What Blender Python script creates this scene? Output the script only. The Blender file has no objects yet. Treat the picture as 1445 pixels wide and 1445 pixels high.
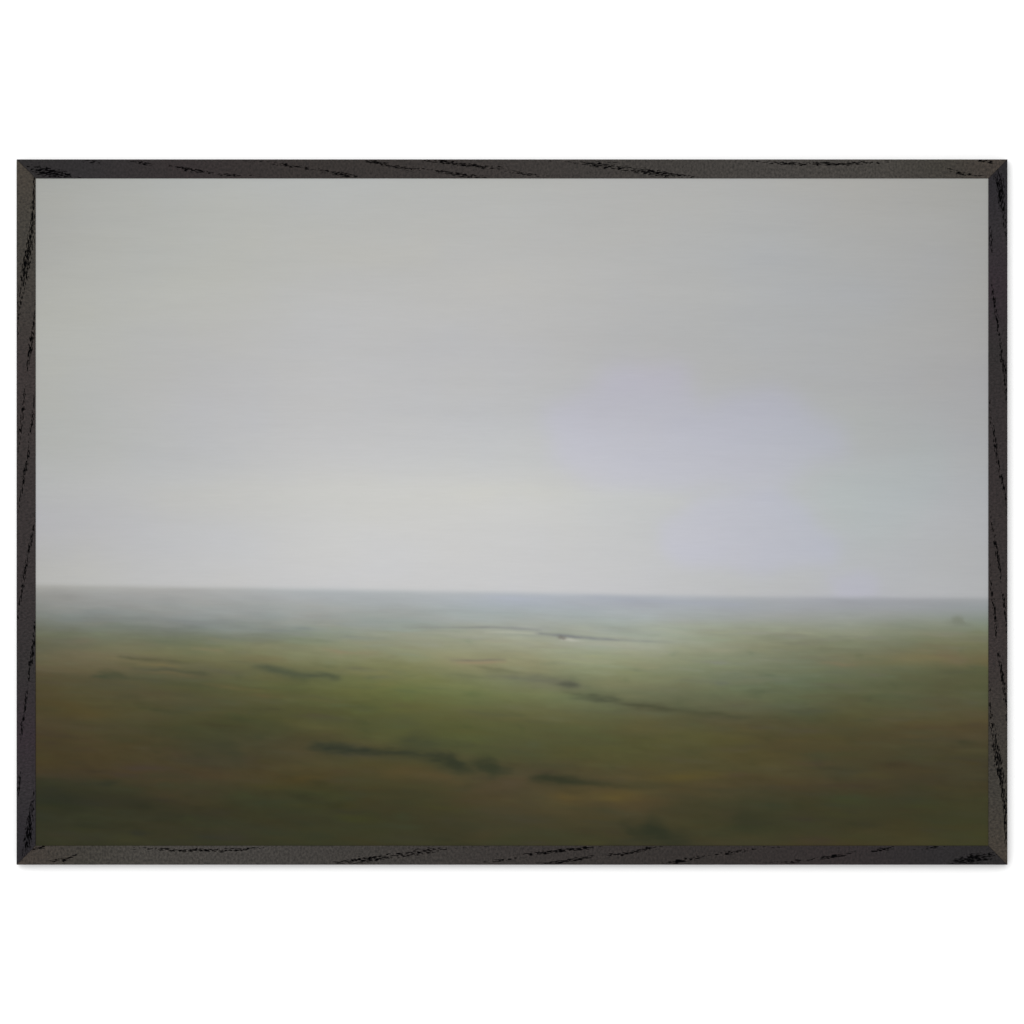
import bpy, math
import numpy as np

# ------------------------------------------------------------------ units
PX = 1.0 / 1344.8            # one photograph pixel in metres (the picture is 100 x 70 cm)
CX, CY = 722.55, 722.55      # photograph pixel at the frame's centre
DEPTH = 0.0144                # frame stands this far off the wall
FACE_W = 26.9 * PX           # width of a rail's face
RECESS = 0.0008               # print lies this far behind the frame's face
OUT_L, OUT_T, OUT_R, OUT_B = 23.4, 224.9, 1421.7, 1220.3
IN_L, IN_T, IN_R, IN_B = 50.3, 251.8, 1394.8, 1193.4

sc = bpy.context.scene
COL = sc.collection


def link(name, me, mat=None, parent=None):
    o = bpy.data.objects.new(name, me)
    COL.objects.link(o)
    if mat:
        me.materials.append(mat)
    if parent:
        o.parent = parent
    return o


def grid_mesh(name, V, nu, nv, closed_v=False):
    """V: (nu, nv, 3) array -> quad mesh"""
    me = bpy.data.meshes.new(name)
    idx = np.arange(nu * nv).reshape(nu, nv)
    if closed_v:
        idx = np.concatenate([idx, idx[:, :1]], axis=1)
    a, b, c, d = idx[:-1, :-1], idx[1:, :-1], idx[1:, 1:], idx[:-1, 1:]
    q = np.stack([a, b, c, d], -1).reshape(-1, 4)
    return V.reshape(-1, 3), q


def mesh_from(name, verts, quads, ngons=()):
    me = bpy.data.meshes.new(name)
    nq = len(quads)
    loops = quads.reshape(-1)
    starts = np.arange(nq) * 4
    for n in ngons:
        starts = np.append(starts, len(loops))
        loops = np.append(loops, n)
    me.vertices.add(len(verts))
    me.vertices.foreach_set("co", np.ascontiguousarray(verts, dtype=np.float32).ravel())
    me.loops.add(len(loops))
    me.loops.foreach_set("vertex_index", loops.astype(np.int32))
    me.polygons.add(len(starts))
    me.polygons.foreach_set("loop_start", starts.astype(np.int32))
    me.update(calc_edges=True)
    me.validate()
    return me


def s2l(c):
    c = np.asarray(c, dtype=np.float64) / 255.0
    return np.where(c <= 0.04045, c / 12.92, ((c + 0.055) / 1.055) ** 2.4)


# ------------------------------------------------------------------ noise
def vnoise(x, y, seed):
    rng = np.random.default_rng(seed)
    x0, y0 = np.floor(x).astype(int), np.floor(y).astype(int)
    mx, my = x0.min(), y0.min()
    T = rng.uniform(-1, 1, (y0.max() - my + 2, x0.max() - mx + 2))
    fx, fy = x - x0, y - y0
    fx, fy = fx * fx * (3 - 2 * fx), fy * fy * (3 - 2 * fy)
    i, j = y0 - my, x0 - mx
    return ((T[i, j] * (1 - fx) + T[i, j + 1] * fx) * (1 - fy)
            + (T[i + 1, j] * (1 - fx) + T[i + 1, j + 1] * fx) * fy)


def gblur(A, sy, sx):
    def b1(A, s, ax):
        if s <= 0:
            return A
        r = int(math.ceil(3 * s))
        k = np.exp(-0.5 * (np.arange(-r, r + 1) / s) ** 2)
        k /= k.sum()
        P = np.pad(A, [(r, r) if i == ax else (0, 0) for i in range(A.ndim)], mode='edge')
        n = A.shape[ax]
        out = np.zeros_like(A)
        for t, w in enumerate(k):
            out += w * (P[t:t + n] if ax == 0 else P[:, t:t + n])
        return out
    return b1(b1(A, sy, 0), sx, 1)


# ------------------------------------------------------------------ the printed landscape
# a soft, misty landscape: columns of colours (sRGB) down the sheet
SKY = {
    40:  [(252, 163, 164, 155), (330, 167, 167, 159), (450, 176, 177, 168), (550, 176, 177, 170), (620, 174, 176, 172), (680, 179, 181, 180), (740, 178, 178, 181), (800, 177, 177, 174), (850, 181, 181, 177)],
    120: [(252, 169, 170, 162), (330, 173, 174, 166), (450, 179, 180, 172), (550, 179, 180, 176), (620, 177, 179, 176), (680, 183, 184, 184), (740, 182, 182, 186), (800, 184, 184, 182), (850, 186, 186, 183)],
    270: [(252, 176, 178, 172), (400, 182, 183, 174), (480, 183, 183, 180), (560, 183, 183, 185), (640, 185, 186, 187), (675, 188, 189, 188), (695, 192, 192, 188), (750, 190, 191, 194), (810, 193, 193, 193), (850, 194, 194, 194)],
    470: [(252, 181, 183, 178), (350, 184, 184, 177), (450, 187, 187, 185), (550, 190, 190, 191), (640, 195, 195, 196), (672, 198, 198, 196), (690, 202, 202, 197), (760, 202, 202, 201), (850, 200, 200, 201)],
    720: [(252, 180, 181, 176), (400, 187, 186, 180), (500, 186, 186, 187), (580, 188, 189, 191), (650, 194, 196, 197), (675, 199, 200, 199), (692, 204, 204, 200), (760, 203, 203, 203), (850, 200, 200, 201)],
    880: [(252, 178, 178, 173), (400, 182, 182, 178), (500, 180, 180, 179), (560, 182, 183, 184), (620, 187, 189, 191), (680, 192, 194, 194), (700, 196, 198, 196), (760, 197, 198, 198), (850, 197, 197, 199)],
    1070: [(252, 174, 174, 169), (350, 174, 176, 174), (450, 175, 177, 177), (530, 175, 176, 176), (560, 176, 178, 180), (640, 182, 185, 187), (720, 187, 189, 190), (780, 187, 189, 190), (820, 186, 188, 188), (850, 186, 187, 190)],
    1210: [(252, 170, 169, 163), (400, 171, 173, 172), (550, 172, 173, 173), (600, 173, 178, 177), (650, 176, 181, 181), (700, 179, 186, 186), (770, 179, 184, 186), (850, 181, 182, 188)],
    1363: [(252, 164, 164, 157), (400, 168, 168, 164), (540, 167, 167, 167), (600, 169, 171, 172), (680, 174, 179, 180), (740, 178, 181, 182), (800, 176, 178, 180), (850, 178, 180, 183)],
    1405: [(252, 160, 160, 152), (400, 164, 164, 159), (540, 164, 163, 163), (600, 166, 168, 169), (680, 170, 175, 176), (740, 174, 177, 178), (800, 173, 175, 176), (850, 174, 176, 178)],
}
LAND = {
    40:  [(826, 156, 156, 152), (836, 150, 150, 146), (845, 142, 142, 138), (860, 131, 132, 127), (872, 119, 120, 111), (882, 109, 110, 98), (894, 102, 101, 83), (907, 97, 92, 73), (928, 96, 86, 66), (944, 90, 79, 59), (956, 77, 69, 48), (978, 75, 67, 44), (999, 72, 63, 41), (1020, 72, 61, 42), (1044, 67, 55, 37), (1068, 68, 58, 35), (1094, 63, 53, 36), (1107, 52, 50, 34), (1131, 47, 46, 33), (1157, 51, 49, 34), (1200, 51, 48, 33)],
    120: [(828, 158, 158, 155), (836, 153, 153, 151), (845, 147, 147, 145), (860, 138, 139, 136), (872, 128, 130, 126), (884, 117, 119, 110), (894, 111, 111, 94), (907, 108, 104, 84), (928, 107, 96, 74), (944, 98, 88, 66), (956, 86, 78, 56), (978, 82, 73, 49), (999, 78, 68, 44), (1020, 74, 64, 43), (1044, 70, 59, 40), (1068, 70, 59, 37), (1094, 66, 55, 38), (1107, 55, 52, 35), (1131, 49, 47, 34), (1157, 53, 51, 35), (1200, 53, 50, 34)],
    270: [(828, 164, 164, 162), (842, 156, 156, 155), (860, 148, 149, 146), (873, 137, 139, 137), (885, 123, 126, 122), (893, 118, 120, 111), (902, 113, 114, 94), (915, 112, 110, 82), (928, 110, 104, 74), (942, 98, 93, 67), (953, 90, 84, 61), (968, 81, 79, 54), (990, 80, 74, 52), (1008, 73, 70, 46), (1030, 66, 65, 42), (1050, 67, 62, 42), (1072, 68, 59, 42), (1095, 69, 57, 41), (1112, 61, 57, 38), (1140, 54, 50, 35), (1200, 54, 50, 35)],
    460: [(830, 166, 171, 174), (845, 164, 166, 168), (860, 155, 158, 156), (875, 147, 149, 144), (890, 138, 140, 130), (905, 133, 132, 110), (915, 129, 126, 100), (928, 122, 118, 88), (945, 108, 104, 74), (960, 98, 98, 64), (975, 92, 92, 56), (990, 88, 86, 52), (1006, 80, 78, 48), (1030, 76, 71, 46), (1050, 75, 66, 45), (1075, 71, 64, 42), (1095, 70, 62, 38), (1110, 65, 60, 36), (1130, 60, 58, 36), (1160, 56, 54, 36), (1200, 56, 54, 35)],
    590: [(832, 170, 174, 176), (848, 166, 170, 172), (864, 158, 162, 160), (880, 152, 154, 148), (892, 150, 150, 134), (908, 144, 141, 120), (922, 138, 134, 106), (938, 128, 125, 88), (955, 116, 114, 74), (972, 106, 106, 64), (990, 96, 96, 58), (1010, 86, 84, 50), (1035, 80, 80, 48), (1052, 78, 76, 47), (1075, 74, 68, 43), (1092, 78, 67, 42), (1112, 66, 60, 38), (1140, 60, 56, 36), (1200, 57, 54, 35)],
    710: [(834, 172, 177, 182), (850, 166, 171, 180), (865, 158, 165, 166), (878, 156, 159, 155), (892, 157, 157, 140), (905, 152, 149, 128), (920, 147, 142, 115), (938, 138, 130, 100), (950, 124, 121, 92), (962, 118, 116, 84), (976, 112, 112, 75), (990, 104, 104, 66), (1010, 95, 90, 60), (1025, 85, 84, 51), (1050, 80, 81, 50), (1066, 80, 76, 50), (1085, 77, 69, 48), (1110, 77, 66, 47), (1140, 71, 62, 42), (1170, 62, 58, 40), (1200, 58, 56, 38)],
    870: [(838, 166, 171, 180), (855, 163, 166, 172), (870, 162, 166, 166), (885, 158, 161, 152), (900, 158, 159, 146), (910, 158, 158, 140), (920, 150, 150, 124), (935, 140, 138, 106), (950, 124, 123, 90), (968, 116, 111, 80), (984, 102, 103, 77), (1000, 95, 93, 67), (1020, 88, 84, 56), (1045, 84, 80, 48), (1070, 80, 75, 46), (1090, 77, 69, 46), (1120, 82, 69, 42), (1135, 81, 68, 42), (1152, 70, 62, 42), (1175, 63, 58, 38), (1200, 60, 56, 37)],
    1060: [(840, 160, 163, 168), (860, 156, 160, 164), (872, 152, 155, 152), (885, 145, 148, 130), (900, 136, 136, 112), (915, 130, 127, 102), (930, 120, 121, 97), (950, 108, 110, 86), (970, 99, 101, 77), (985, 92, 93, 68), (1000, 86, 84, 62), (1014, 80, 75, 53), (1025, 83, 74, 50), (1045, 78, 70, 44), (1070, 79, 69, 43), (1095, 75, 65, 42), (1115, 68, 60, 41), (1130, 60, 57, 39), (1160, 57, 55, 36), (1200, 65, 58, 39)],
    1200: [(840, 152, 154, 162), (855, 154, 155, 160), (870, 148, 150, 146), (885, 140, 142, 126), (900, 128, 128, 105), (915, 118, 116, 92), (935, 109, 103, 78), (947, 100, 100, 76), (960, 92, 94, 70), (980, 86, 86, 60), (1000, 82, 80, 53), (1020, 79, 73, 48), (1045, 74, 66, 42), (1070, 72, 64, 43), (1090, 70, 62, 42), (1110, 66, 58, 40), (1130, 62, 57, 37), (1160, 60, 54, 36), (1200, 65, 57, 36)],
    1373: [(841, 151, 153, 156), (858, 146, 150, 152), (872, 137, 141, 134), (885, 127, 131, 113), (900, 118, 118, 94), (915, 108, 106, 80), (932, 104, 95, 67), (945, 89, 87, 60), (965, 86, 84, 57), (985, 84, 83, 60), (1000, 83, 79, 55), (1020, 83, 72, 48), (1045, 75, 64, 44), (1070, 67, 62, 42), (1090, 66, 58, 40), (1110, 64, 56, 38), (1130, 60, 57, 38), (1160, 62, 58, 37), (1200, 64, 60, 36)],
    1405: [(841, 148, 150, 152), (858, 142, 146, 147), (872, 132, 136, 128), (885, 122, 126, 107), (900, 114, 114, 89), (915, 105, 102, 76), (932, 101, 92, 64), (945, 87, 84, 58), (965, 83, 81, 54), (985, 82, 80, 57), (1000, 81, 76, 53), (1020, 81, 70, 47), (1045, 73, 62, 43), (1070, 66, 61, 41), (1090, 65, 57, 39), (1110, 63, 55, 37), (1130, 60, 57, 37), (1160, 61, 58, 36), (1200, 64, 60, 36)],
}
HORIZON = [(40, 825.3), (190, 827.5), (350, 829.5), (500, 832), (640, 834.5), (800, 837.5), (950, 840.5), (1050, 842), (1200, 843), (1405, 843.8)]


def build_picture(X, Y):
    """X, Y: photograph-pixel coordinates (2-D arrays) -> sRGB 0..255 array"""
    xs, ys = X[0], Y[:, 0]
    step = xs[1] - xs[0]
    hz = np.interp(xs, [p[0] for p in HORIZON], [p[1] for p in HORIZON])

    def field(cols, shift):
        keys = sorted(cols)
        out = np.zeros((len(keys), len(ys), 3))
        hk = np.interp(keys, [p[0] for p in HORIZON], [p[1] for p in HORIZON])
        # rows are measured from the horizon when shift is on
        for i, k in enumerate(keys):
            t = np.array(cols[k], dtype=float)
            y = ys + (hk[i] - 837.0 if shift else 0.0)
            for c in range(3):
                out[i, :, c] = np.interp(y, t[:, 0], t[:, 1 + c])
        F = np.zeros(X.shape + (3,))
        for j in range(len(ys)):
            for c in range(3):
                F[j, :, c] = np.interp(xs, keys, out[:, j, c])
        return F

    sky = gblur(field(SKY, False), 11 / step, 34 / step)
    land = gblur(field(LAND, True), 3.5 / step, 34 / step)
    # follow the tilted horizon
    L2 = np.zeros_like(land)
    for i in range(len(xs)):
        y = ys - (hz[i] - 837.0)
        for c in range(3):
            L2[:, i, c] = np.interp(y, ys, land[:, i, c])
    land = L2

    # ---- sky: lavender and sea-green breaks in the cloud
    wx = 9 * vnoise(X / 60, Y / 34, 11) + 4 * vnoise(X / 22, Y / 13, 12)
    wy = 6 * vnoise(X / 60, Y / 34, 13) + 3 * vnoise(X / 22, Y / 13, 14)

    def poly_mask(pts, soft):
        x, y = X + wx, Y + wy
        m = np.zeros(X.shape, bool)
        n = len(pts)
        for i in range(n):
            x1, y1 = pts[i]
            x2, y2 = pts[(i + 1) % n]
            if y1 == y2:
                continue
            cond = ((y1 > y) != (y2 > y)) & (x < (x2 - x1) * (y - y1) / (y2 - y1) + x1)
            m ^= cond
        return gblur(m.astype(float), soft / step, soft / step)

    lav = [([(758, 590), (770, 566), (815, 560), (850, 515), (960, 515), (975, 545), (1000, 585), (1010, 560), (1110, 550), (1150, 580), (1196, 600), (1196, 640), (1150, 656), (1110, 690), (1020, 684), (930, 690), (850, 690), (790, 652)], 13, (1.5, 0.5, 8.5)),
           ([(925, 740), (980, 705), (1050, 695), (1100, 690), (1130, 715), (1170, 745), (1195, 770), (1180, 800), (1060, 805), (960, 798), (930, 775)], 9, (0.5, 0, 8)),
           ([(1170, 812), (1210, 800), (1245, 815), (1240, 850), (1180, 850)], 6, (1, 0, 5)),
           ([(1150, 700), (1200, 655), (1260, 640), (1310, 600), (1340, 640), (1310, 720), (1240, 770), (1190, 740)], 14, (-1.0, 1.0, 0)),
           ([(840, 520), (900, 505), (975, 515), (970, 545), (860, 560)], 16, (1, 0, 2)),
           ([(620, 690), (700, 682), (900, 690), (980, 700), (960, 712), (800, 702), (640, 700)], 6, (1.5, 1.5, 0))]
    sky = sky + 0.22 * (sky.mean(axis=2, keepdims=True) - sky)
    for pts, soft, d in lav:
        m = poly_mask(pts, soft)
        sky += m[..., None] * np.array(d)
    sky[..., 2] += 1.8 * np.clip((560 - Y) / 160, 0, 1)
    sky[..., 1] -= 1.5 * np.clip((X - 1130) / 100, 0, 1) * np.exp(-((Y - 690) / 90) ** 2)
    # broad, faint horizontal brushing of the sky
    yy = Y - 0.01 * X
    n = (1.0 * vnoise(X / 260, yy / 34, 21) + 0.7 * vnoise(X / 120, yy / 13, 22)
         + 0.5 * vnoise(X / 60, yy / 5, 23) + 0.45 * vnoise(X / 30, yy / 2.4, 24))
    sky += n[..., None] * np.array([0.9, 0.9, 0.9])
    ch = vnoise(X / 110, Y / 60, 25) + 0.6 * vnoise(X / 40, Y / 26, 26)
    sky += ch[..., None] * np.array([0.35, 0.1, -0.7])

    # ---- land: streaks of the brush, slightly tilted
    d = np.clip((Y - hz[None, :]) / 360.0, 0, 1)          # 0 at the horizon, 1 at the bottom
    yt = Y - 0.045 * X + 5 * vnoise(X / 200, Y / 60, 30)
    yd = Y - 0.10 * X + 7 * vnoise(X / 90, Y / 40, 29)
    n = (1.1 * vnoise(X / 80, yd / 26, 31) + 1.0 * vnoise(X / 46, yd / 12, 32)
         + 0.55 * vnoise(X / 30, yt / 5, 33) + 0.4 * vnoise(X / 20, yt / 2.4, 34)
         + 0.55 * np.clip(d * 3, 0, 1) * vnoise(X / 14, yd / 6, 41) + 0.4 * np.clip(d * 3, 0, 1) * vnoise(X / 8, yd / 4, 42))
    amp = np.where(d < 0.12, 0.012 + 0.13 * d, 0.030)
    patch = 0.55 + 0.45 * np.clip(0.5 + vnoise(X / 150, Y / 50, 35), 0, 1)
    land = land * (1 + (n * amp * patch)[..., None])
    ch = vnoise(X / 75, yt / 22, 36) + 0.7 * vnoise(X / 48, yt / 9, 37) + 0.45 * vnoise(X / 26, yt / 4.5, 38)
    ca = 1.35 * np.clip(d * 9, 0.25, 1)
    land += (ch * ca)[..., None] * np.array([1.0, -0.28, -0.5])
    ch2 = vnoise(X / 90, yt / 16, 39) + 0.6 * vnoise(X / 40, yt / 6, 40)
    land += (ch2 * ca * 0.8)[..., None] * np.array([0.35, 0.35, -0.8])

    # overall hue: a touch greener, and pale mist lying just under the horizon
    low = np.clip(d * 4, 0, 1)[..., None]
    land = land * (1 + low * np.array([0.012, 0.055, 0.05]))
    land = land + 0.03 * (land.mean(axis=2, keepdims=True) - land)
    below = np.clip(Y - hz[None, :], 0, None)
    right = np.clip((X - 450) / 400, 0.4, 1)
    land += (np.exp(-below / 9.0) * 8 + np.exp(-((below - 22) / 22.0) ** 2) * 3.0 * right)[..., None] * np.array([1, 1, 0.9])
    mist = 0.13 * np.exp(-((X - 930) / 260) ** 2 - ((Y - 930) / 50) ** 2)[..., None]
    land = land + mist * (np.array([176, 178, 166]) - land)

    ex = 5 * vnoise(X / 24, Y / 7, 51) + 2.5 * vnoise(X / 9, Y / 3.5, 52)
    ey = 1.7 * vnoise(X / 26, Y / 8, 53) + 0.9 * vnoise(X / 10, Y / 4, 54)

    brk = np.clip(0.94 + 0.30 * vnoise(X / 11, yt / 3.2, 55) + 0.22 * vnoise(X / 24, yt / 7, 56), 0.3, 1.0)

    def stroke(pts, rgb, alpha, soft=2.0, bx=5.0, warp=1.0):
        """pts: (x, y, half height, strength); soft-edged dab of the brush"""
        rgb = np.array(rgb, float)
        rgb = 1.03 * (rgb + 0.06 * (rgb.mean() - rgb))
        soft = soft * 1.2
        pts = [p if len(p) == 4 else p + (1.0,) for p in pts]
        x0 = min(p[0] for p in pts) - 60
        x1 = max(p[0] for p in pts) + 60
        h = max(p[2] for p in pts)
        y0 = min(p[1] for p in pts) - h - 30
        y1 = max(p[1] for p in pts) + h + 30
        i0, i1 = np.searchsorted(xs, [x0, x1])
        j0, j1 = np.searchsorted(ys, [y0, y1])
        if i1 - i0 < 2 or j1 - j0 < 2:
            return
        x = X[j0:j1, i0:i1] + warp * ex[j0:j1, i0:i1]
        y = Y[j0:j1, i0:i1] + warp * ey[j0:j1, i0:i1]
        px = [p[0] for p in pts]
        cy = np.interp(x, px, [p[1] for p in pts])
        hh = np.interp(x, px, [p[2] for p in pts])
        st = np.interp(x, px, [p[3] for p in pts])
        end = np.clip(np.maximum(px[0] - x, x - px[-1]), 0, None) * 0.55
        dd = np.sqrt((y - cy) ** 2 + end ** 2) - hh
        m = st / (1 + np.exp(np.clip(dd / (soft * 0.5), -40, 40)))
        m = m * brk[j0:j1, i0:i1]
        m = gblur(m, 0.6 / step, 0.42 * bx / step) * min(1.0, alpha * 1.1)
        land[j0:j1, i0:i1] += m[..., None] * (np.array(rgb, float) - land[j0:j1, i0:i1])

    # many small dabs of the brush, longer and paler towards the horizon
    rng = np.random.default_rng(77)
    for _ in range(1100):
        x = rng.uniform(45, 1400)
        q = rng.uniform(0, 1) ** 1.25
        hx = np.interp(x, xs, hz)
        y = hx + 48 + q * 310
        i, j = min(len(xs) - 1, np.searchsorted(xs, x)), min(len(ys) - 1, np.searchsorted(ys, y))
        base = land[j, i].copy()
        dd_ = (y - hx) / 360
        ln = rng.uniform(10, 42)
        hgt = rng.uniform(0.6, 1.4) + 4.0 * rng.uniform(0, 1) ** 2 * dd_
        sl = rng.uniform(0.0, 0.11) * (1 if x < 1000 else 0.4)
        k = -abs(rng.normal(0, 0.05)) + 0.02 * (0.35 + 0.75 * min(1, dd_ * 4))
        c = base * (1 + k) + rng.normal(0, 1.0) * np.array([1.5, -0.3, -0.9]) * min(1, dd_ * 6) + rng.normal(0, 1.0) * np.array([0.5, 1.2, -1.5]) * min(1, dd_ * 6)
        stroke([(x - ln, y - ln * sl, hgt * 0.5, 0.3), (x - ln * 0.3, y - ln * 0.3 * sl, hgt, 1), (x + ln * 0.3, y + ln * 0.3 * sl, hgt, 0.9), (x + ln, y + ln * sl, hgt * 0.5, 0.25)],
               c, 0.8, 1.3 + 1.6 * dd_, 3, 0.9)

    # small soft scrub clumps
    for _ in range(70):
        x = rng.uniform(60, 1385)
        hx = np.interp(x, xs, hz)
        dd_ = 0.2 + 0.75 * rng.uniform(0, 1)
        y = hx + dd_ * 350
        i, j = min(len(xs) - 1, np.searchsorted(xs, x)), min(len(ys) - 1, np.searchsorted(ys, y))
        c = land[j, i] * np.array([0.80, 0.86, 0.84])
        w, h = rng.uniform(5, 16) * (0.6 + dd_), rng.uniform(1.2, 3.6) * (0.5 + dd_)
        t = rng.uniform(0.02, 0.2)
        stroke([(x - w, y - w * t, h * 0.5, .4), (x - w * 0.2, y, h, 1), (x + w * 0.5, y + w * 0.5 * t, h * 0.8, .8), (x + w, y + w * t, h * 0.4, .3)],
               c, 0.5, 2.5 + 3 * dd_, 3, 1.0)

    # far field: dark hedge line with pale strips under it
    stroke([(570, 885, .7, .3), (640, 885.3, 1.0, .6), (690, 885.3, 1.4, .9), (725, 886.5, 1.3, .7), (760, 889, 1, .5)], (122, 124, 122), .8, 1.2, 4, .3)
    stroke([(756, 893.6, 1.1, .8), (790, 896.6, 1.8, 1), (815, 899.0, 2.0, 1), (845, 901.5, 1.7, 1), (868, 903.3, 1.2, .8), (905, 905.2, 1, .5), (950, 907, .8, .2)], (118, 121, 123), .85, 1.4, 3, .3)
    stroke([(686, 892.6, .9, .5), (720, 892.6, 1.3, .8), (757, 893.4, .9, .7)], (176, 176, 160), .8, 1.2, 3, .3)
    stroke([(794, 901.8, 1.9, 1), (806, 903.0, 2.0, 1), (818, 904.3, 1.0, .6), (828, 905, .6, .1)], (182, 181, 169), .75, 1.3, .8, .25)
    stroke([(792.5, 899.5, 2.6, 1), (794, 900.5, 2.4, 1)], (108, 104, 98), .6, 1.0, .6, .1)
    stroke([(780, 908, 2, .6), (830, 910, 3, .8), (930, 915, 4, .4)], (164, 163, 150), .6, 3, 12)
    stroke([(560, 894, 1.2, .4), (620, 893.5, 1.6, .7), (690, 896, 1.5, .5)], (160, 160, 142), .6, 2, 8)
    # brown-grey strip and red soil under it
    stroke([(636, 932, .8, .4), (660, 931.8, 1.3, .9), (690, 931.4, 1.3, .9), (712, 931.2, .9, .6)], (116, 110, 96), .85, 1.2, 4, .4)
    stroke([(650, 935, .9, .5), (680, 935, 1.2, .9), (712, 934.4, .8, .5)], (150, 127, 102), .8, 1.4, 4, .4)
    stroke([(667, 941, 1, .3), (690, 945, 2, .8), (715, 947, 1.6, .7), (735, 950, 1.2, .4)], (98, 100, 75), .85, 2, 4)
    stroke([(695, 953, 2.5, .4), (725, 956, 4, .8), (755, 959, 5, .9), (790, 962, 4, .7), (810, 964, 3, .5)], (102, 102, 86), .85, 3.4, 6)
    stroke([(730, 968, 3, .4), (780, 970, 4, .6), (830, 972, 3, .4)], (112, 110, 92), .5, 4, 10)
    stroke([(799, 966, 2.8, .9), (805, 966.5, 3.6, 1), (809, 966.8, 3.2, 1)], (78, 81, 67), .85, 3, 1.6, .6)
    stroke([(780, 965, 1.5, .3), (800, 966.5, 2, .8)], (88, 90, 74), .6, 2, 4)
    stroke([(796, 977, 1.2, .4), (815, 981, 3, .8), (840, 983.5, 5, 1), (862, 985, 4, 1), (874, 986.5, 2, .7)], (80, 84, 63), .95, 3, 4)
    stroke([(805, 986.0, 1.0, .4), (830, 987.3, 1.6, .9), (866, 988.5, 1.4, .8)], (72, 76, 58), .6, 1.6, 4)
    stroke([(820, 974, 1, .4), (850, 975, 1.5, .7), (905, 979, 1.2, .4)], (98, 101, 74), .7, 2, 6)
    stroke([(850, 979, 1, .4), (880, 981.5, 1.4, .5), (905, 983, 1, .3)], (118, 110, 80), .5, 2, 6)
    stroke([(872, 991, 2, .6), (900, 995, 3.4, .9), (930, 999, 3.4, .9), (955, 1002.5, 2.4, .9), (1000, 1007, 2, .9), (1045, 1011.5, 1.8, .7), (1085, 1014, 1.2, .2)], (66, 68, 48), .95, 3.2, 6)
    stroke([(910, 986, 8, .6), (1000, 992, 10, .8), (1100, 997, 9, .4)], (100, 100, 76), .4, 8, 20)
    # left field
    stroke([(134, 954, 2.5, .8), (150, 953.5, 5.2, 1), (166, 954, 4.6, .9), (182, 956.5, 2.5, .5), (210, 959, 2, .3)], (68, 72, 52), .9, 2.4, 4)
    stroke([(170, 926.5, .9, .7), (190, 928.5, 1.4, 1), (220, 931.3, 1.4, .9), (250, 934, 1.2, .6), (275, 936, 1, .2)], (76, 76, 55), .8, 2.0, 5, .8)
    stroke([(196, 938, .8, .5), (225, 938.5, 1, .9), (250, 941, .8, .5)], (122, 108, 72), .7, 1.3, 4, .4)
    stroke([(190, 943.2, .8, .7), (230, 945.6, 1.2, .9), (262, 948.2, 1.4, .9), (276, 949.6, 2.4, 1), (288, 950.8, 2.6, 1), (298, 951.8, 1.2, .5)], (73, 76, 56), .82, 2.2, 4, .8)
    stroke([(215, 949, 1, .4), (245, 950, 1.4, .8), (270, 954, 1.4, .5)], (108, 95, 66), .6, 1.6, 5, .6)
    stroke([(202, 960, 1.4, .5), (225, 961.5, 3, .8), (260, 966, 2.6, .6), (300, 972, 2, .3)], (72, 74, 52), .65, 3, 8)
    stroke([(295, 966, 1.2, .5), (325, 969.5, 1.6, .9), (365, 975, 1.6, .5)], (104, 93, 60), .7, 2, 6)
    stroke([(340, 970, 1.0, .5), (360, 972, 1.8, .8), (390, 976, 1, .3)], (78, 76, 48), .6, 2, 5)
    stroke([(362, 941.5, 3.4, .7), (375, 943, 4.4, 1), (392, 946, 4.4, .95), (412, 950, 4.8, .85), (432, 952.5, 4.4, .85), (448, 952.5, 3.8, 1), (462, 953.5, 3.4, 1), (476, 955.5, 2.2, .7)], (75, 81, 62), .88, 3.0, 3.5)
    stroke([(436, 951.5, 1.6, .7), (456, 953.2, 2.0, 1), (474, 955.4, 1.4, .6)], (68, 74, 56), .55, 2.4, 3)
    stroke([(400, 942.5, .8, .4), (430, 946.5, 1, .6), (470, 950, 1, .4)], (100, 104, 76), .5, 1.6, 5)
    stroke([(270, 914, 1.2, .5), (290, 916, 1.8, 1), (312, 917, 1.2, .5)], (130, 115, 88), .75, 2, 5)
    stroke([(455, 917.5, 1.2, .6), (475, 920, 1.8, 1), (500, 921.5, 1.4, .6), (530, 922, 1.2, .3)], (140, 124, 98), .7, 2, 6)
    stroke([(330, 928, 2, .4), (365, 930, 3.4, .7), (400, 931, 2.5, .4)], (118, 104, 74), .6, 3, 9)
    stroke([(205, 905, 1.4, .5), (228, 905.5, 2.5, .9), (258, 908, 1.4, .4)], (97, 104, 84), .6, 2.4, 6)
    stroke([(80, 893, 2, .4), (98, 892, 3, .8), (120, 894, 2, .4)], (98, 101, 82), .55, 3, 6)
    stroke([(95, 906, 2, .4), (115, 905, 4, .8), (140, 906, 2, .4)], (114, 104, 86), .55, 3, 8)
    stroke([(130, 915, 2, .5), (155, 914, 3, .7), (200, 912, 2, .3)], (112, 108, 74), .5, 3, 10)
    stroke([(40, 953, 2, 1), (70, 953, 2.5, .8), (92, 958, 3, .5), (130, 968, 3, .2)], (84, 74, 52), .6, 2.5, 6)
    stroke([(90, 1000, 6, .5), (125, 1006, 7, .8), (165, 1008, 5, .4)], (84, 71, 38), .7, 7, 14)
    stroke([(200, 998, 1.5, .6), (222, 1002, 2.6, .9), (246, 1006.5, 2.4, .8), (268, 1008, 1.6, .3)], (63, 65, 43), .7, 2.4, 5)
    stroke([(180, 1008, 3, .4), (205, 1012, 5, .7), (245, 1014, 3, .3)], (84, 74, 53), .5, 4, 10)
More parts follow.
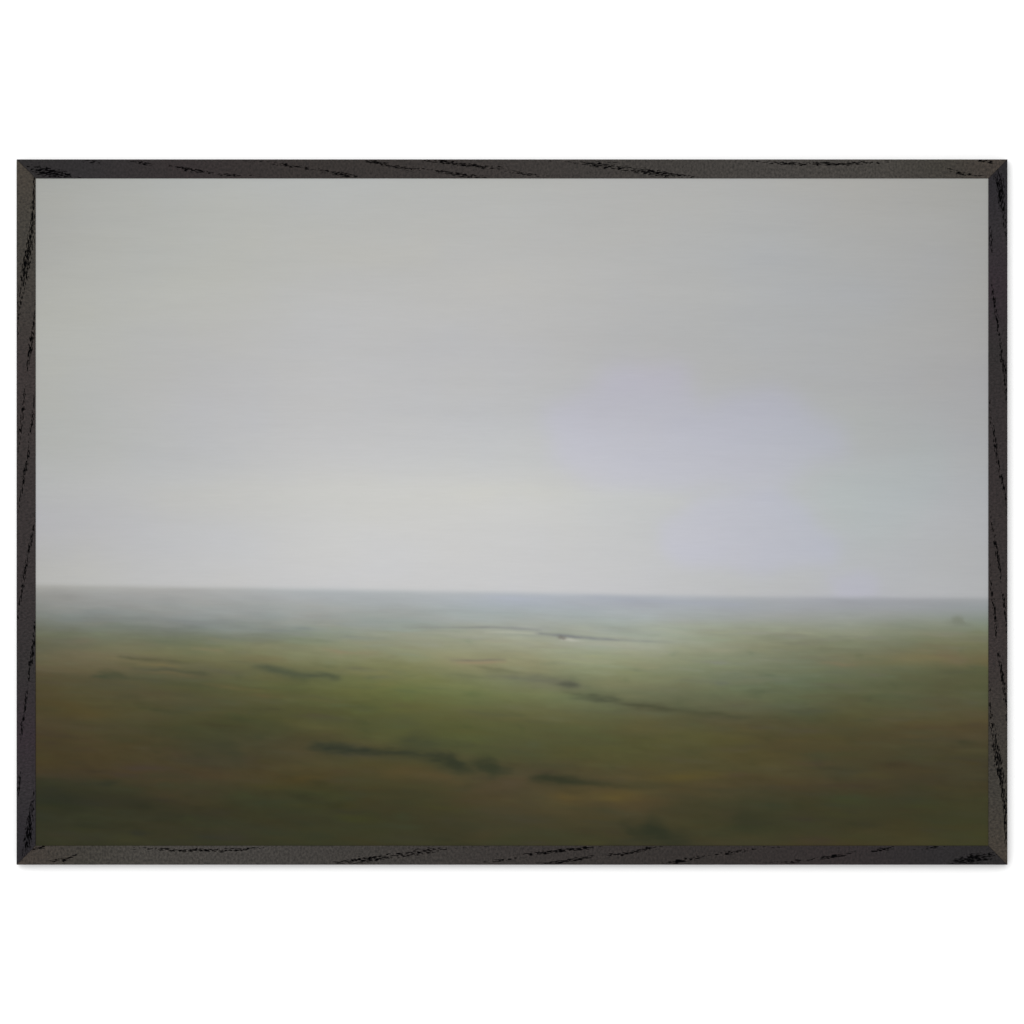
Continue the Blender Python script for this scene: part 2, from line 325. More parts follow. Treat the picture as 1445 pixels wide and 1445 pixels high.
    stroke([(230, 1025, 8, .5), (300, 1035, 14, .8), (360, 1030, 10, .4)], (63, 65, 44), .5, 10, 22)
    stroke([(296, 1050, 4, .6), (315, 1054, 12, .9), (335, 1066, 12, .8), (345, 1076, 6, .3)], (56, 58, 41), .7, 8, 10)
    stroke([(40, 1098, 3, .2), (140, 1107, 3.5, .7), (152, 1106, 3.6, 1), (165, 1104, 2.4, .7)], (44, 47, 36), .75, 3, 5)
    stroke([(170, 1100, 2, .4), (210, 1095, 3, .8), (260, 1096, 2.5, .6), (285, 1100, 2, .2)], (56, 58, 40), .55, 3, 8)
    stroke([(40, 1112, 6, .9), (120, 1122, 12, .8), (220, 1132, 9, .5)], (48, 48, 34), .6, 8, 25)
    stroke([(205, 1118, 4, .4), (235, 1122, 5, .9), (258, 1118, 4, .5)], (72, 58, 41), .55, 5, 8)
    stroke([(255, 1130, 6, .6), (300, 1118, 10, .8), (350, 1110, 6, .4)], (66, 55, 39), .5, 8, 16)
    stroke([(375, 1050, 6, .4), (430, 1062, 12, .8), (450, 1078, 8, .5)], (78, 66, 44), .55, 9, 16)
    stroke([(385, 1103, 4, .4), (425, 1099, 6, .9), (455, 1096, 4, .5)], (78, 66, 34), .65, 5, 12)
    stroke([(400, 1016, 4, .4), (440, 1026, 6, .8), (480, 1028, 5, .5)], (90, 86, 50), .5, 5, 12)
    # near hedges
    stroke([(449, 1054, 4.6, .9), (466, 1055.5, 6.2, 1), (488, 1058, 5.4, 1), (520, 1060.5, 4.8, .95), (552, 1062.5, 4.2, .9), (585, 1064, 4.4, .85), (615, 1067, 5, .8)], (48, 52, 40), .92, 3.4, 4)
    stroke([(470, 1053, 2, .8), (490, 1056, 2.4, 1), (530, 1059.5, 2, .6)], (43, 48, 38), .5, 3, 5)
    stroke([(612, 1074, 4, .7), (628, 1076, 8, 1), (645, 1080, 9, 1), (662, 1086, 4, .6)], (49, 53, 37), .88, 5.5, 4)
    stroke([(645, 1050, 3, .4), (655, 1075, 4, .8), (662, 1086, 4, .5)], (60, 62, 40), .5, 5, 5)
    stroke([(560, 1052, 5, .3), (580, 1046, 9, .8), (605, 1050, 8, .7), (620, 1058, 5, .4)], (60, 64, 45), .65, 7, 7)
    stroke([(668, 1074, 3, .4), (680, 1079, 8, .9), (694, 1086, 10, 1), (708, 1088, 6, .7)], (52, 56, 38), .85, 6, 4)
    # rounded shrubs at the end of the near hedge
    stroke([(626, 1072, 5, .7), (636, 1070, 9, 1), (648, 1076, 10, .9), (656, 1084, 5, .5)], (50, 54, 39), .7, 4, 2, 1.3)
    stroke([(676, 1080, 6, .7), (687, 1080, 12, 1), (698, 1085, 11, .9), (710, 1090, 5, .4)], (52, 56, 39), .7, 5, 2, 1.3)
    stroke([(572, 1048, 4, .4), (588, 1043, 8, .8), (602, 1046, 7, .6)], (64, 67, 48), .5, 6, 3, 1.2)
    stroke([(642, 1112, 3, .4), (658, 1110, 6, .8), (678, 1110, 3, .4)], (56, 56, 36), .6, 5, 7)
    stroke([(545, 1020, 4, .4), (575, 1018, 7, .7), (600, 1026, 5, .4)], (78, 80, 56), .5, 6, 10)
    stroke([(510, 1035, 5, .5), (535, 1042, 7, .8), (560, 1038, 5, .3)], (90, 90, 52), .55, 6, 9)
    stroke([(655, 1035, 6, .3), (675, 1050, 10, .8), (690, 1055, 7, .4)], (86, 88, 48), .5, 8, 9)
    stroke([(530, 1092, 5, .4), (570, 1088, 8, .9), (625, 1096, 6, .6), (645, 1104, 4, .4)], (88, 72, 43), .6, 6, 12)
    stroke([(500, 1080, 3, .4), (530, 1082, 4, .7), (600, 1082, 3, .4)], (78, 70, 40), .5, 4, 14)
    stroke([(672, 1116, 5, .4), (720, 1104, 10, .8), (760, 1098, 8, .6)], (84, 70, 52), .5, 8, 14)
    stroke([(755, 1099, 4.6, .9), (766, 1098.6, 6.2, 1), (790, 1100.5, 5.4, 1), (820, 1104, 4.8, .9), (850, 1107, 4.6, .75), (880, 1109.5, 4.5, .55), (920, 1109, 4.5, .4), (970, 1105, 4, .1)], (52, 54, 37), .9, 3.6, 4)
    stroke([(762, 1097, 2.2, .8), (785, 1099, 2.4, 1), (815, 1103, 2, .6)], (46, 49, 35), .5, 3, 5)
    stroke([(700, 1045, 6, .5), (760, 1045, 12, .8), (830, 1042, 10, .5)], (80, 79, 54), .5, 10, 22)
    stroke([(770, 1066, 4, .4), (800, 1066, 6, .7), (850, 1062, 4, .3)], (84, 80, 44), .5, 5, 12)
    stroke([(780, 1124, 3, .4), (797, 1125, 5, .9), (815, 1126, 3, .4)], (92, 76, 40), .65, 4, 7)
    stroke([(845, 1126, 4, .5), (872, 1124, 6.5, 1), (900, 1122, 4.5, .5)], (95, 80, 40), .7, 5, 8)
    stroke([(880, 1135, 5, .4), (910, 1136, 7, .7), (950, 1125, 5, .4)], (84, 68, 46), .5, 6, 12)
    stroke([(885, 1164, 4, .6), (890, 1172, 8, .8), (899, 1180, 6, .5)], (48, 50, 34), .65, 5, 4)
    stroke([(902, 1174, 8, .7), (916, 1170, 14, 1), (932, 1176, 14, 1), (948, 1186, 10, .8)], (44, 48, 34), .85, 8, 5)
    stroke([(700, 1165, 8, .5), (760, 1160, 14, .7), (830, 1165, 8, .4)], (70, 62, 42), .35, 10, 24)
    stroke([(880, 1025, 5, .4), (930, 1030, 7, .7), (1000, 1028, 5, .3)], (94, 88, 54), .45, 6, 18)
    # right field
    stroke([(945, 1042, 6, .5), (985, 1040, 10, .8), (1040, 1045, 7, .4)], (90, 88, 50), .6, 8, 16)
    stroke([(950, 1060, 6, .6), (985, 1066, 8, .8), (1015, 1068, 6, .3)], (80, 80, 54), .5, 7, 12)
    stroke([(925, 1098, 4, .5), (965, 1098, 6, .9), (1015, 1094, 4, .4)], (92, 80, 38), .7, 5, 14)
    stroke([(925, 1140, 8, .5), (965, 1142, 14, .8), (1000, 1135, 8, .3)], (64, 62, 43), .5, 9, 14)
    stroke([(1000, 1148, 5, .5), (1030, 1150, 8, .7), (1060, 1140, 5, .3)], (80, 64, 46), .45, 7, 10)
    stroke([(1030, 1150, 7, .5), (1050, 1152, 16, 1), (1075, 1160, 12, .7), (1110, 1170, 7, .3)], (52, 53, 35), .6, 8, 10)
    stroke([(1060, 1112, 4, .4), (1085, 1116, 6, .8), (1120, 1122, 4, .4)], (62, 62, 42), .5, 5, 10)
    stroke([(1120, 1065, 4, .5), (1152, 1067, 6, .9), (1185, 1072, 4, .4)], (64, 66, 46), .6, 5, 10)
    stroke([(1140, 1040, 4, .4), (1175, 1042, 5, .8), (1200, 1046, 4, .4)], (84, 78, 42), .5, 5, 10)
    stroke([(1060, 1040, 5, .3), (1100, 1050, 8, .6), (1180, 1050, 6, .3)], (84, 72, 52), .4, 7, 20)
    stroke([(1160, 936, 1.4, .4), (1185, 936.5, 2.4, .9), (1205, 937.5, 1.6, .5)], (124, 108, 84), .65, 2, 5)
    stroke([(1240, 930, 3, .4), (1275, 928, 7, .8), (1320, 928, 7, .9), (1350, 930, 5, .4)], (120, 108, 74), .55, 5, 10)
    stroke([(1310, 908, 4, .4), (1330, 922, 9, .9), (1356, 930, 8, .8), (1375, 932, 4, .3)], (110, 96, 74), .6, 7, 8)
    stroke([(1380, 930, 3, .5), (1400, 936, 5, .9)], (112, 96, 66), .5, 4, 6)
    stroke([(1230, 942, 2, .4), (1255, 943, 4, .8), (1285, 944, 2, .4)], (98, 100, 76), .55, 3, 7)
    stroke([(1290, 985, 8, .4), (1330, 992, 14, .9), (1370, 1000, 12, .6)], (86, 75, 52), .5, 12, 14)
    stroke([(1280, 955, 4, .4), (1330, 956, 7, .8), (1400, 958, 5, .5)], (84, 82, 58), .4, 6, 16)
    stroke([(1270, 1026, 2, .5), (1330, 1026, 3, .8), (1400, 1027, 3, .7)], (74, 60, 43), .5, 3, 16)
    stroke([(1230, 1086, 5, .4), (1300, 1085, 8, .8), (1340, 1096, 6, .5)], (66, 54, 38), .5, 7, 16)
    stroke([(1260, 1106, 4, .4), (1300, 1112, 6, .8), (1330, 1120, 4, .4)], (56, 56, 36), .55, 5, 10)
    stroke([(1270, 1140, 8, .5), (1320, 1152, 10, .8), (1350, 1150, 8, .3)], (55, 55, 35), .45, 9, 14)
    # lone tree in the mist
    stroke([(1340, 879, 3, .6), (1345, 877.5, 5.5, .95), (1352, 877, 6.2, 1), (1359, 878, 5.2, .95), (1363, 882, 3.4, .6)], (118, 123, 109), .8, 2.8, 1.6, .5)
    stroke([(1326, 886, 3, .4), (1345, 887, 5, .8), (1372, 892, 4, .5)], (118, 123, 104), .5, 5, 6)
    stroke([(1285, 880, 3, .4), (1315, 878, 4, .7), (1340, 880, 3, .5)], (136, 140, 126), .5, 5, 9)
    # misty blue band under the horizon
    stroke([(560, 862, 2, .3), (650, 862, 3, .7), (740, 865, 2.4, .5)], (148, 155, 156), .5, 4, 14)
    stroke([(690, 842, 2.5, .5), (725, 845, 4, .9), (770, 846, 3, .4)], (168, 173, 190), .5, 4, 10)
    stroke([(840, 845, 2.5, .6), (900, 849, 3, .8), (1045, 852, 3, .7)], (156, 160, 175), .5, 4, 12)
    stroke([(760, 868, 1.2, .4), (830, 871, 1.6, .7), (900, 873, 1.4, .5)], (148, 154, 152), .5, 2, 10)
    stroke([(240, 878, 3, .4), (310, 882, 5, .9), (370, 888, 4, .4)], (122, 125, 122), .5, 6, 14)

    # ---- join at the horizon, a soft painted edge
    edge = Y - hz[None, :] + 0.5 * vnoise(X / 40, Y / 50, 61)
    a = 1 / (1 + np.exp(-np.clip(edge / 1.7, -40, 40)))
    img = sky * (1 - a[..., None]) + land * a[..., None]
    # a little brighter haze just above the line
    return np.clip(img, 0, 255)


# ------------------------------------------------------------------ materials
def new_mat(name):
    m = bpy.data.materials.new(name)
    m.use_nodes = True
    nt = m.node_tree
    return m, nt, nt.nodes['Principled BSDF']


def N(nt, t, **kw):
    n = nt.nodes.new(t)
    for k, v in kw.items():
        setattr(n, k, v)
    return n


def math_node(nt, op, a, b=None, clamp=False):
    n = N(nt, 'ShaderNodeMath', operation=op, use_clamp=clamp)
    for i, v in enumerate((a, b)):
        if v is None:
            continue
        if isinstance(v, (int, float)):
            n.inputs[i].default_value = v
        else:
            nt.links.new(v, n.inputs[i])
    return n.outputs[0]


def wall_material():
    m, nt, b = new_mat('white_wall_paint')
    b.inputs['Base Color'].default_value = (0.772, 0.772, 0.772, 1)
    b.inputs['Roughness'].default_value = 0.9
    b.inputs['Specular IOR Level'].default_value = 0.1
    tc = N(nt, 'ShaderNodeTexCoord')
    nz = N(nt, 'ShaderNodeTexNoise')
    nz.inputs['Scale'].default_value = 350
    nz.inputs['Detail'].default_value = 3
    bp = N(nt, 'ShaderNodeBump')
    bp.inputs['Strength'].default_value = 0.05
    bp.inputs['Distance'].default_value = 0.0004
    nt.links.new(tc.outputs['Object'], nz.inputs['Vector'])
    nt.links.new(nz.outputs['Fac'], bp.inputs['Height'])
    nt.links.new(bp.outputs['Normal'], b.inputs['Normal'])
    return m


def print_material():
    m, nt, b = new_mat('matte_art_paper')
    at = N(nt, 'ShaderNodeAttribute', attribute_name='ink')
    # fine canvas-like brushing: thin horizontal threads plus soft mottle
    tc = N(nt, 'ShaderNodeTexCoord')
    mp = N(nt, 'ShaderNodeMapping')
    mp.inputs['Scale'].default_value = (45, 620, 1)
    mp.inputs['Rotation'].default_value = (0, 0, math.radians(1.5))
    nz = N(nt, 'ShaderNodeTexNoise')
    nz.inputs['Scale'].default_value = 1
    nz.inputs['Detail'].default_value = 2
    nt.links.new(tc.outputs['Object'], mp.inputs['Vector'])
    nt.links.new(mp.outputs['Vector'], nz.inputs['Vector'])
    v = math_node(nt, 'MULTIPLY_ADD', nz.outputs['Fac'], 0.056)
    v.node.inputs[2].default_value = 0.972
    mul = N(nt, 'ShaderNodeVectorMath', operation='SCALE')
    nt.links.new(at.outputs['Color'], mul.inputs[0])
    nt.links.new(v, mul.inputs['Scale'])
    nt.links.new(mul.outputs[0], b.inputs['Base Color'])
    b.inputs['Roughness'].default_value = 0.85
    b.inputs['Specular IOR Level'].default_value = PRINT_SPEC
    return m


def rail_material():
    m, nt, b = new_mat('black_stained_oak')
    L = nt.links.new
    uv = N(nt, 'ShaderNodeUVMap', uv_map='grain')           # u, v in photograph pixels
    tone = N(nt, 'ShaderNodeAttribute', attribute_name='tone')
    den = N(nt, 'ShaderNodeAttribute', attribute_name='pores')

    def noise(sx, sy, detail=2.0, rough=0.5, off=(0, 0, 0)):
        mp = N(nt, 'ShaderNodeMapping')
        mp.inputs['Scale'].default_value = (sx, sy, 1)
        mp.inputs['Location'].default_value = off
        L(uv.outputs['UV'], mp.inputs['Vector'])
        nz = N(nt, 'ShaderNodeTexNoise')
        nz.inputs['Scale'].default_value = 1
        nz.inputs['Detail'].default_value = detail
        nz.inputs['Roughness'].default_value = rough
        L(mp.outputs['Vector'], nz.inputs['Vector'])
        return nz.outputs['Fac']

    dash = noise(0.14, 0.80, 1.5, 0.5)
    brk = noise(0.20, 0.34, 1.0, 0.5, (13, 7, 0))
    d = math_node(nt, 'ADD', math_node(nt, 'MULTIPLY', dash, 0.7), math_node(nt, 'MULTIPLY', brk, 0.3))
    # open pore where the dash noise passes a level set by the grain density
    thr = math_node(nt, 'SUBTRACT', 0.73, math_node(nt, 'MULTIPLY', den.outputs["Fac"], 0.30))
    pore = math_node(nt, 'MULTIPLY', math_node(nt, 'SUBTRACT', d, thr), 22.0, clamp=True)
    fine = noise(0.34, 0.24, 2.0, 0.65, (5, 3, 0))
    ripple = noise(0.32, 0.16, 2.0, 0.6, (2, 9, 0))
    # colour
    var = math_node(nt, 'MULTIPLY_ADD', fine, 2.6)
    var.node.inputs[2].default_value = -0.3
    # light caught on the pore edges, painted into the colour as paler specks
    pore_glint = math_node(nt, 'MULTIPLY', math_node(nt, 'SUBTRACT', noise(0.30, 0.52, 1.0, 0.5, (31, 17, 0)), 0.54), 9.0, clamp=True)
    pore_glint = math_node(nt, 'MULTIPLY', pore_glint, den.outputs['Fac'])
    var = math_node(nt, 'ADD', var, math_node(nt, 'MULTIPLY', pore_glint, 0.9))
    sc_ = N(nt, 'ShaderNodeVectorMath', operation='SCALE')
    L(tone.outputs['Color'], sc_.inputs[0])
    L(var, sc_.inputs['Scale'])
    mix = N(nt, 'ShaderNodeMix', data_type='RGBA')
    L(pore, mix.inputs['Factor'])
    L(sc_.outputs[0], mix.inputs['A'])
    mix.inputs['B'].default_value = (0.0012, 0.0012, 0.0014, 1)
    L(mix.outputs['Result'], b.inputs['Base Color'])
    # relief
    h = math_node(nt, 'ADD', math_node(nt, 'MULTIPLY', pore, -1.6),
                  math_node(nt, 'ADD', math_node(nt, 'MULTIPLY', fine, 0.8), math_node(nt, 'MULTIPLY', ripple, 0.8)))
    bp = N(nt, 'ShaderNodeBump')
    bp.inputs['Strength'].default_value = 0.9
    bp.inputs['Distance'].default_value = 0.0008
    L(h, bp.inputs['Height'])
    L(bp.outputs['Normal'], b.inputs['Normal'])
    rg = math_node(nt, 'MULTIPLY_ADD', pore, 0.35)
    rg.node.inputs[2].default_value = 0.55
    L(rg, b.inputs['Roughness'])
    sp = math_node(nt, 'MULTIPLY_ADD', pore, -RAIL_SPEC)
    sp.node.inputs[2].default_value = RAIL_SPEC
    L(sp, b.inputs['Specular IOR Level'])
    return m


def board_material():
    m, nt, b = new_mat('grey_backing_board')
    tc = N(nt, 'ShaderNodeTexCoord')
    nz = N(nt, 'ShaderNodeTexNoise')
    nz.inputs['Scale'].default_value = 60
    cr = N(nt, 'ShaderNodeValToRGB')
    cr.color_ramp.elements[0].color = (0.17, 0.13, 0.09, 1)
    cr.color_ramp.elements[1].color = (0.26, 0.2, 0.14, 1)
    nt.links.new(tc.outputs['Object'], nz.inputs['Vector'])
    nt.links.new(nz.outputs['Fac'], cr.inputs['Fac'])
    nt.links.new(cr.outputs['Color'], b.inputs['Base Color'])
    b.inputs['Roughness'].default_value = 0.9
    return m


# ------------------------------------------------------------------ tuning
PRINT_SPEC = 0.06
RAIL_SPEC = 0.12
E_PRINT = 1.524             # light falling on the print (1 = a white sheet renders as 1)
PRINT_HAZE = 0.0027            # sheen the paper adds
E_RAIL = 1.5
RAIL_GAIN = 0.95
RAIL_SHEEN = 0.010           # what the satin stain reflects on top of its own colour

# ------------------------------------------------------------------ wall
def build_wall():
    s, t = 4.0, 0.12
    v = np.array([(-s, -s, -t), (s, -s, -t), (s, s, -t), (-s, s, -t), (-s, -s, 0), (s, -s, 0), (s, s, 0), (-s, s, 0)], float)
    q = np.array([(4, 5, 6, 7), (3, 2, 1, 0), (0, 1, 5, 4), (1, 2, 6, 5), (2, 3, 7, 6), (3, 0, 4, 7)])
    o = link('wall', mesh_from('wall', v, q), wall_material())
    o['kind'] = 'structure'
    o['label'] = 'plain bright white wall behind the framed picture'
    return o


build_wall()

# ------------------------------------------------------------------ the framed picture
root = bpy.data.objects.new('framed_picture', None)
COL.objects.link(root)
root.empty_display_size = 0.1
root.location = (0, 0, 0)
root['label'] = 'misty grey sky over green and brown fields in a black wood frame on white wall'
root['category'] = 'framed picture'


# --- print: sheet with the landscape in its ink
def build_print():
    m = 8.0                                       # hidden under the rebate
    nx, ny = 1021, 719
    xs = np.linspace(IN_L - m, IN_R + m, nx)
    ys = np.linspace(IN_T - m, IN_B + m, ny)
    X, Y = np.meshgrid(xs, ys)
    rgb = build_picture(X, Y)
    lin = np.clip((s2l(rgb) - PRINT_HAZE) / E_PRINT, 0.002, 0.9)
    zf = DEPTH - RECESS - 0.0001
    V = np.zeros((ny, nx, 3))
    V[..., 0] = (X - CX) * PX
    V[..., 1] = (CY - Y) * PX
    V[..., 2] = zf
    verts, quads = grid_mesh('print', V[::-1], ny, nx)      # counter-clockwise seen from the front
    quads = quads[:, ::-1]
    idx = np.arange(ny * nx).reshape(ny, nx)
    ring = np.concatenate([idx[0, :-1], idx[:-1, -1], idx[-1, :0:-1], idx[:0:-1, 0]])
    n0 = len(verts)
    back = verts[ring].copy()
    back[:, 2] -= 0.0004
    k = np.arange(len(ring))
    k2 = (k + 1) % len(ring)
    side = np.stack([ring[k2], ring[k], n0 + k, n0 + k2], -1)
    allv = np.concatenate([verts, back])
    me = mesh_from('print', allv, np.concatenate([quads, side]), [(n0 + k)[::-1]])
    at = me.color_attributes.new('ink', 'FLOAT_COLOR', 'POINT')
    C = np.ones((len(allv), 4), np.float32)
    C[:n0, :3] = lin[::-1].reshape(-1, 3)
    C[n0:, :3] = 0.5
    at.data.foreach_set('color', C.ravel())
    link('print', me, print_material(), root)


build_print()


def build_board():
    m = 8.0
    x0, x1 = (IN_L - m - CX) * PX, (IN_R + m - CX) * PX
    y0, y1 = (CY - IN_B - m) * PX, (CY - IN_T + m) * PX
    z1 = DEPTH - RECESS - 0.0006
    z0 = z1 - 0.004
    v = np.array([(x0, y0, z0), (x1, y0, z0), (x1, y1, z0), (x0, y1, z0), (x0, y0, z1), (x1, y0, z1), (x1, y1, z1), (x0, y1, z1)])
    q = np.array([(4, 5, 6, 7), (3, 2, 1, 0), (0, 1, 5, 4), (1, 2, 6, 5), (2, 3, 7, 6), (3, 0, 4, 7)])
    link('backing_board', mesh_from('backing_board', v, q), board_material(), root)


build_board()

# --- rails.  grain bands: lists of (position along the rail, offset from the outer edge, half width, density), photograph pixels
TOP_BANDS = [
    [(40, 12, 5, .5), (55, 16, 7, .9), (75, 19, 7, 1), (96, 22, 5, .8), (112, 25, 2, .5), (130, 26, 1.5, .4)],
    [(112, 2, 2, .5), (130, 3, 3, .8), (154, 5, 2, .4)],
    [(185, 3, 2.5, .7), (205, 6, 3, .9), (225, 8, 2, .4)],
    [(240, 9, 2.5, .6), (262, 14, 3.5, .9), (285, 17, 2.2, .9), (305, 20, 2, .5), (322, 22, 2.5, .9), (342, 24, 2, .6)],
    [(345, 2, 2, .6), (368, 3, 2, .4), (395, 7, 3, .8), (420, 11, 2.5, .8), (440, 13, 2, .6), (465, 18, 3, .8), (488, 22, 3, 1), (510, 25, 2, .6)],
    [(350, 23, 2, .6), (378, 25, 2, .5)],
    [(512, 2, 2, .6), (530, 4, 3, .9), (552, 9, 3, .8), (575, 13, 3, .8), (600, 14, 2.5, .5), (625, 18, 2.5, .9), (650, 22, 3, .9), (675, 25, 2.5, .8)],
    [(600, 2, 2, .6), (620, 3, 3, .9), (650, 7, 3, .9), (680, 10, 3, .9), (705, 12, 3, .7), (722, 14, 2, .5)],
    [(665, 23, 2, .7), (690, 25, 2, .5)],
    [(715, 17, 2, .6), (735, 20, 3, .8), (760, 23, 2.5, .6), (785, 25, 1.5, .4)],
    [(755, 2, 1.5, .6), (790, 3, 1.5, .4), (815, 5, 2, .6), (840, 8, 4, .9), (865, 11, 4, .8), (890, 14, 4, .7), (915, 18, 5, .9), (940, 21, 4.5, .9), (965, 23, 3, .7), (992, 26, 1.5, .4)],
    [(810, 3, 1.5, .6), (850, 4, 1.5, .6), (880, 5, 1.2, .4)],
    [(1030, 1, 1, .4), (1078, 4, 2, .6), (1100, 5, 2.5, .9), (1130, 7, 3, .8), (1160, 6, 2.5, .9), (1190, 7, 2.5, .9), (1215, 5, 2.5, .8), (1255, 4, 2, .6)],
    [(1338, 14, 2, .6), (1352, 19, 3, .9), (1370, 22, 2.5, .8), (1390, 24, 1.5, .5)],
    [(1384, 2, 2.5, .9), (1400, 4, 2.5, .8), (1412, 4, 1.5, .4)],
]
LEFT_BANDS = [
    [(252, 25, 1.5, .9), (275, 24, 2.5, .9), (300, 23, 3, .9), (325, 21, 4, .9), (345, 18, 5, .9), (370, 14, 6, 1), (390, 11, 6, .9), (410, 7, 5, .7), (440, 3, 2.5, .8), (480, 1, 1.5, .5)],
    [(300, 26, 1.5, .9), (340, 26, 1, .6), (365, 18, 2, .8)],
    [(425, 26, 1.5, .8), (450, 25, 2, .8), (475, 22, 3, .9), (495, 19, 3, 1), (515, 16, 3, .8), (535, 12, 2, .4), (555, 11, 2, .8), (580, 9, 2.5, .9), (600, 6, 3, .8), (625, 3, 2.5, .7), (648, 1.5, 1.5, .5)],
    [(555, 26, 1.5, .8), (575, 24, 2, .8), (600, 21, 2.5, .9), (620, 18, 1.5, .5), (640, 17, 2, .9), (665, 12, 3, .9), (690, 8, 2.5, .8), (705, 4, 2, .8), (725, 2, 1.5, .5)],
    [(725, 26, 1.5, .8), (745, 24, 2, .8), (765, 20, 3, .9), (785, 15, 2, .8), (810, 11, 3, .9), (835, 8, 2.5, .8), (855, 3, 2, .8), (880, 1.5, 1.5, .6)],
    [(880, 26, 2, .8), (905, 24, 2.5, .9), (925, 22, 3.5, .9), (945, 18, 2.5, .9), (965, 17, 1.8, .7), (985, 13, 2.5, .9), (1010, 10, 2, .9), (1030, 7, 2.5, .9), (1050, 5, 1.5, .5)],
    [(1090, 5, 2, .7), (1108, 3, 3, .9), (1125, 2, 2, .6)],
    [(1112, 25, 1.5, .7), (1135, 22, 3, .8), (1155, 19, 5, .9), (1175, 17, 6, 1), (1195, 15, 6, .9), (1208, 13, 3, .5)],
    [(1190, 7, 1.5, .5), (1205, 9, 2, .7), (1215, 6, 2, .4)],
]
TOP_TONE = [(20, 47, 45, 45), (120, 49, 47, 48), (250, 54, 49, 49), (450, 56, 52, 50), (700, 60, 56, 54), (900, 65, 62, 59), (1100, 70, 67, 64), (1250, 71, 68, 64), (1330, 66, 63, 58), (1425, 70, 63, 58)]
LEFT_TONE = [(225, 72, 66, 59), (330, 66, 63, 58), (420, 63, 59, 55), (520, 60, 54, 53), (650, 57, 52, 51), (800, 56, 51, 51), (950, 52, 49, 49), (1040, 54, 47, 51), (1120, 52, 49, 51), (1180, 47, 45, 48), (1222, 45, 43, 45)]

RAIL_MAT = rail_material()


def build_rail(name, length_px, bands, tone, shift):
    """a mitred rail in its own space: x along (0 = middle), y across (0 = outer edge, + = towards the print), z off the wall"""
    W = FACE_W
    be = 0.0004
    rb = 0.0075                                   # rebate
    nf = 28
    prof = [(0.0, 0.0004), (0.0, DEPTH * 0.5), (0.0, DEPTH - be), (be * 0.3, DEPTH - be * 0.3)]
    prof += [(be + (W - 2 * be) * i / (nf - 1), DEPTH) for i in range(nf)]
    prof += [(W - be * 0.3, DEPTH - be * 0.3), (W, DEPTH - be), (W, DEPTH - RECESS), (W - rb, DEPTH - RECESS), (W - rb, 0.0004)]
    P = np.array(prof)
    nu = 1000
    t = np.linspace(0, 1, nu)
    half = length_px * PX / 2 - 0.00006
    V = np.zeros((nu, len(P), 3))
    h = half - P[:, 0]                            # mitre at both ends
    V[..., 0] = (2 * t[:, None] - 1) * h[None, :]
    V[..., 1] = P[None, :, 0]
    V[..., 2] = P[None, :, 1]
    verts, quads = grid_mesh(name, V, nu, len(P), closed_v=True)
    idx = np.arange(nu * len(P)).reshape(nu, len(P))
    me = mesh_from(name, verts, quads[:, ::-1], [idx[0], idx[-1, ::-1]])
    # pixel coordinates along and across
    u = verts[:, 0] / PX + length_px / 2
    v = verts[:, 1] / PX + (DEPTH - verts[:, 2]) / PX * np.where(verts[:, 1] < W / 2, -1, 1)
    dens = np.zeros(len(verts))
    for b in bands:
        bp = np.array(b, float)
        c = np.interp(u, bp[:, 0], bp[:, 1])
        w = np.interp(u, bp[:, 0], bp[:, 2]) * 0.95
        s = np.interp(u, bp[:, 0], bp[:, 3])
        e = np.clip(np.maximum(bp[0, 0] - u, u - bp[-1, 0]), 0, None) / 4.0
        dens = np.maximum(dens, s * np.exp(-0.5 * (((v - c) / w) ** 2) ** 1.5 - 0.5 * e ** 2))
    tn = np.array(tone, float)
    C = np.ones((len(verts), 4), np.float32)
    for k in range(3):
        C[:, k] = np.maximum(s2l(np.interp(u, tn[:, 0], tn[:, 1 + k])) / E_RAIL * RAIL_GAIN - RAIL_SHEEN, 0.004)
    me.color_attributes.new('tone', 'FLOAT_COLOR', 'POINT').data.foreach_set('color', C.ravel())
    me.attributes.new('pores', 'FLOAT', 'POINT').data.foreach_set('value', dens.astype(np.float32))
    uvl = me.uv_layers.new(name='grain')
    li = np.zeros(len(me.loops), np.int32)
    me.loops.foreach_get('vertex_index', li)
    uv = np.stack([u[li] + shift, v[li]], -1)
    uvl.data.foreach_set('uv', uv.astype(np.float32).ravel())
    return me


w_px, h_px = OUT_R - OUT_L, OUT_B - OUT_T
# a rail mesh has its outer edge at y = 0 and runs along x.  Opposite rails are cut from the same moulding,
# so their grain is mirrored: same positions along the rail, offsets counted from the other edge.
FW = FACE_W / PX


def flip(bands):
    return [[(p[0], FW - p[1], p[2], p[3]) for p in b] for b in bands]


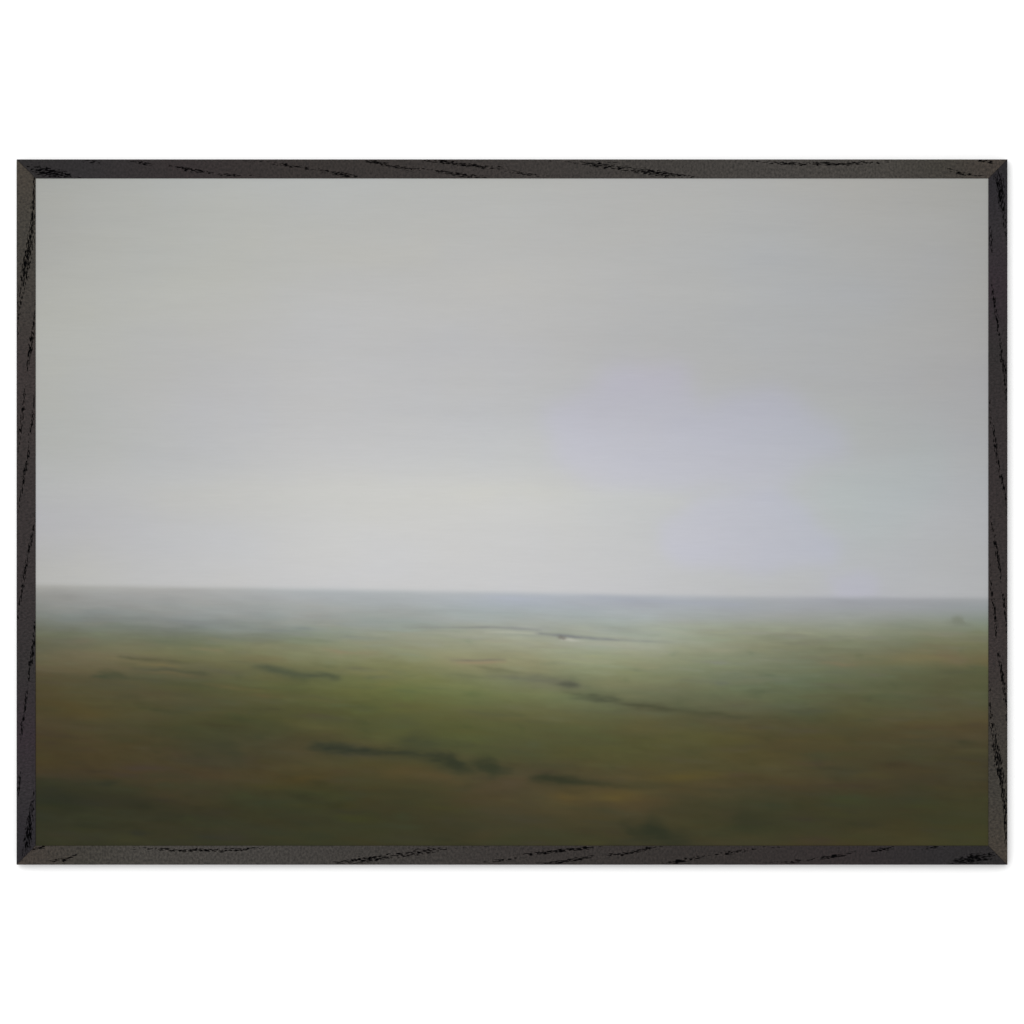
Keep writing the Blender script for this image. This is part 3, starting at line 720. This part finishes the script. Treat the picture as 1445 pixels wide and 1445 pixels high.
h_bands = [[(OUT_R - p[0], *p[1:]) for p in b][::-1] for b in TOP_BANDS]
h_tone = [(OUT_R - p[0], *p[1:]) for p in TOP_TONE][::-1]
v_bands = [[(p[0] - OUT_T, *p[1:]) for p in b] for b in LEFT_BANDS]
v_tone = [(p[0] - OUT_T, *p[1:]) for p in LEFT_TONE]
xl, xr = (OUT_L - CX) * PX, (OUT_R - CX) * PX
yt, yb = (CY - OUT_T) * PX, (CY - OUT_B) * PX
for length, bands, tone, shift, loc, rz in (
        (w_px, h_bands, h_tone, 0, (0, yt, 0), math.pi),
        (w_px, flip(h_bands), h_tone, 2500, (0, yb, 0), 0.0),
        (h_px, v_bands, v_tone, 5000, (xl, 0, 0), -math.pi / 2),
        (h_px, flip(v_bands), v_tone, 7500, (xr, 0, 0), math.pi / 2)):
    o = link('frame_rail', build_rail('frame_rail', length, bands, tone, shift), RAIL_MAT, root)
    o.location = loc
    o.rotation_euler = (0, 0, rz)

# ------------------------------------------------------------------ camera
DIST = 5.0
cam = bpy.data.cameras.new('camera')
cam.sensor_width = 36
cam.lens = 36 * DIST / (1445 * PX)
cam.clip_end = 200
co = bpy.data.objects.new('camera', cam)
COL.objects.link(co)
co.location = (0, 0, DEPTH + DIST)
sc.camera = co

# ------------------------------------------------------------------ light: one big soft studio lamp above left, weak room fill
def area(name, loc, size, power):
    l = bpy.data.lights.new(name, 'AREA')
    l.shape = 'DISK'
    l.size = size
    l.energy = power
    o = bpy.data.objects.new(name, l)
    COL.objects.link(o)
    o.location = loc                              # hangs parallel to the wall, facing it
    return o


area('softbox', (-2.78, 3.44, 12), 10.8, 1300)

w = bpy.data.worlds.new('World')
sc.world = w
w.use_nodes = True
w.node_tree.nodes['Background'].inputs[0].default_value = (1, 1, 1, 1)
w.node_tree.nodes['Background'].inputs[1].default_value = 0.89

sc.view_settings.view_transform = 'Standard'
sc.view_settings.look = 'None'
sc.view_settings.exposure = 0
sc.view_settings.gamma = 1
sc.view_settings.use_curve_mapping = False
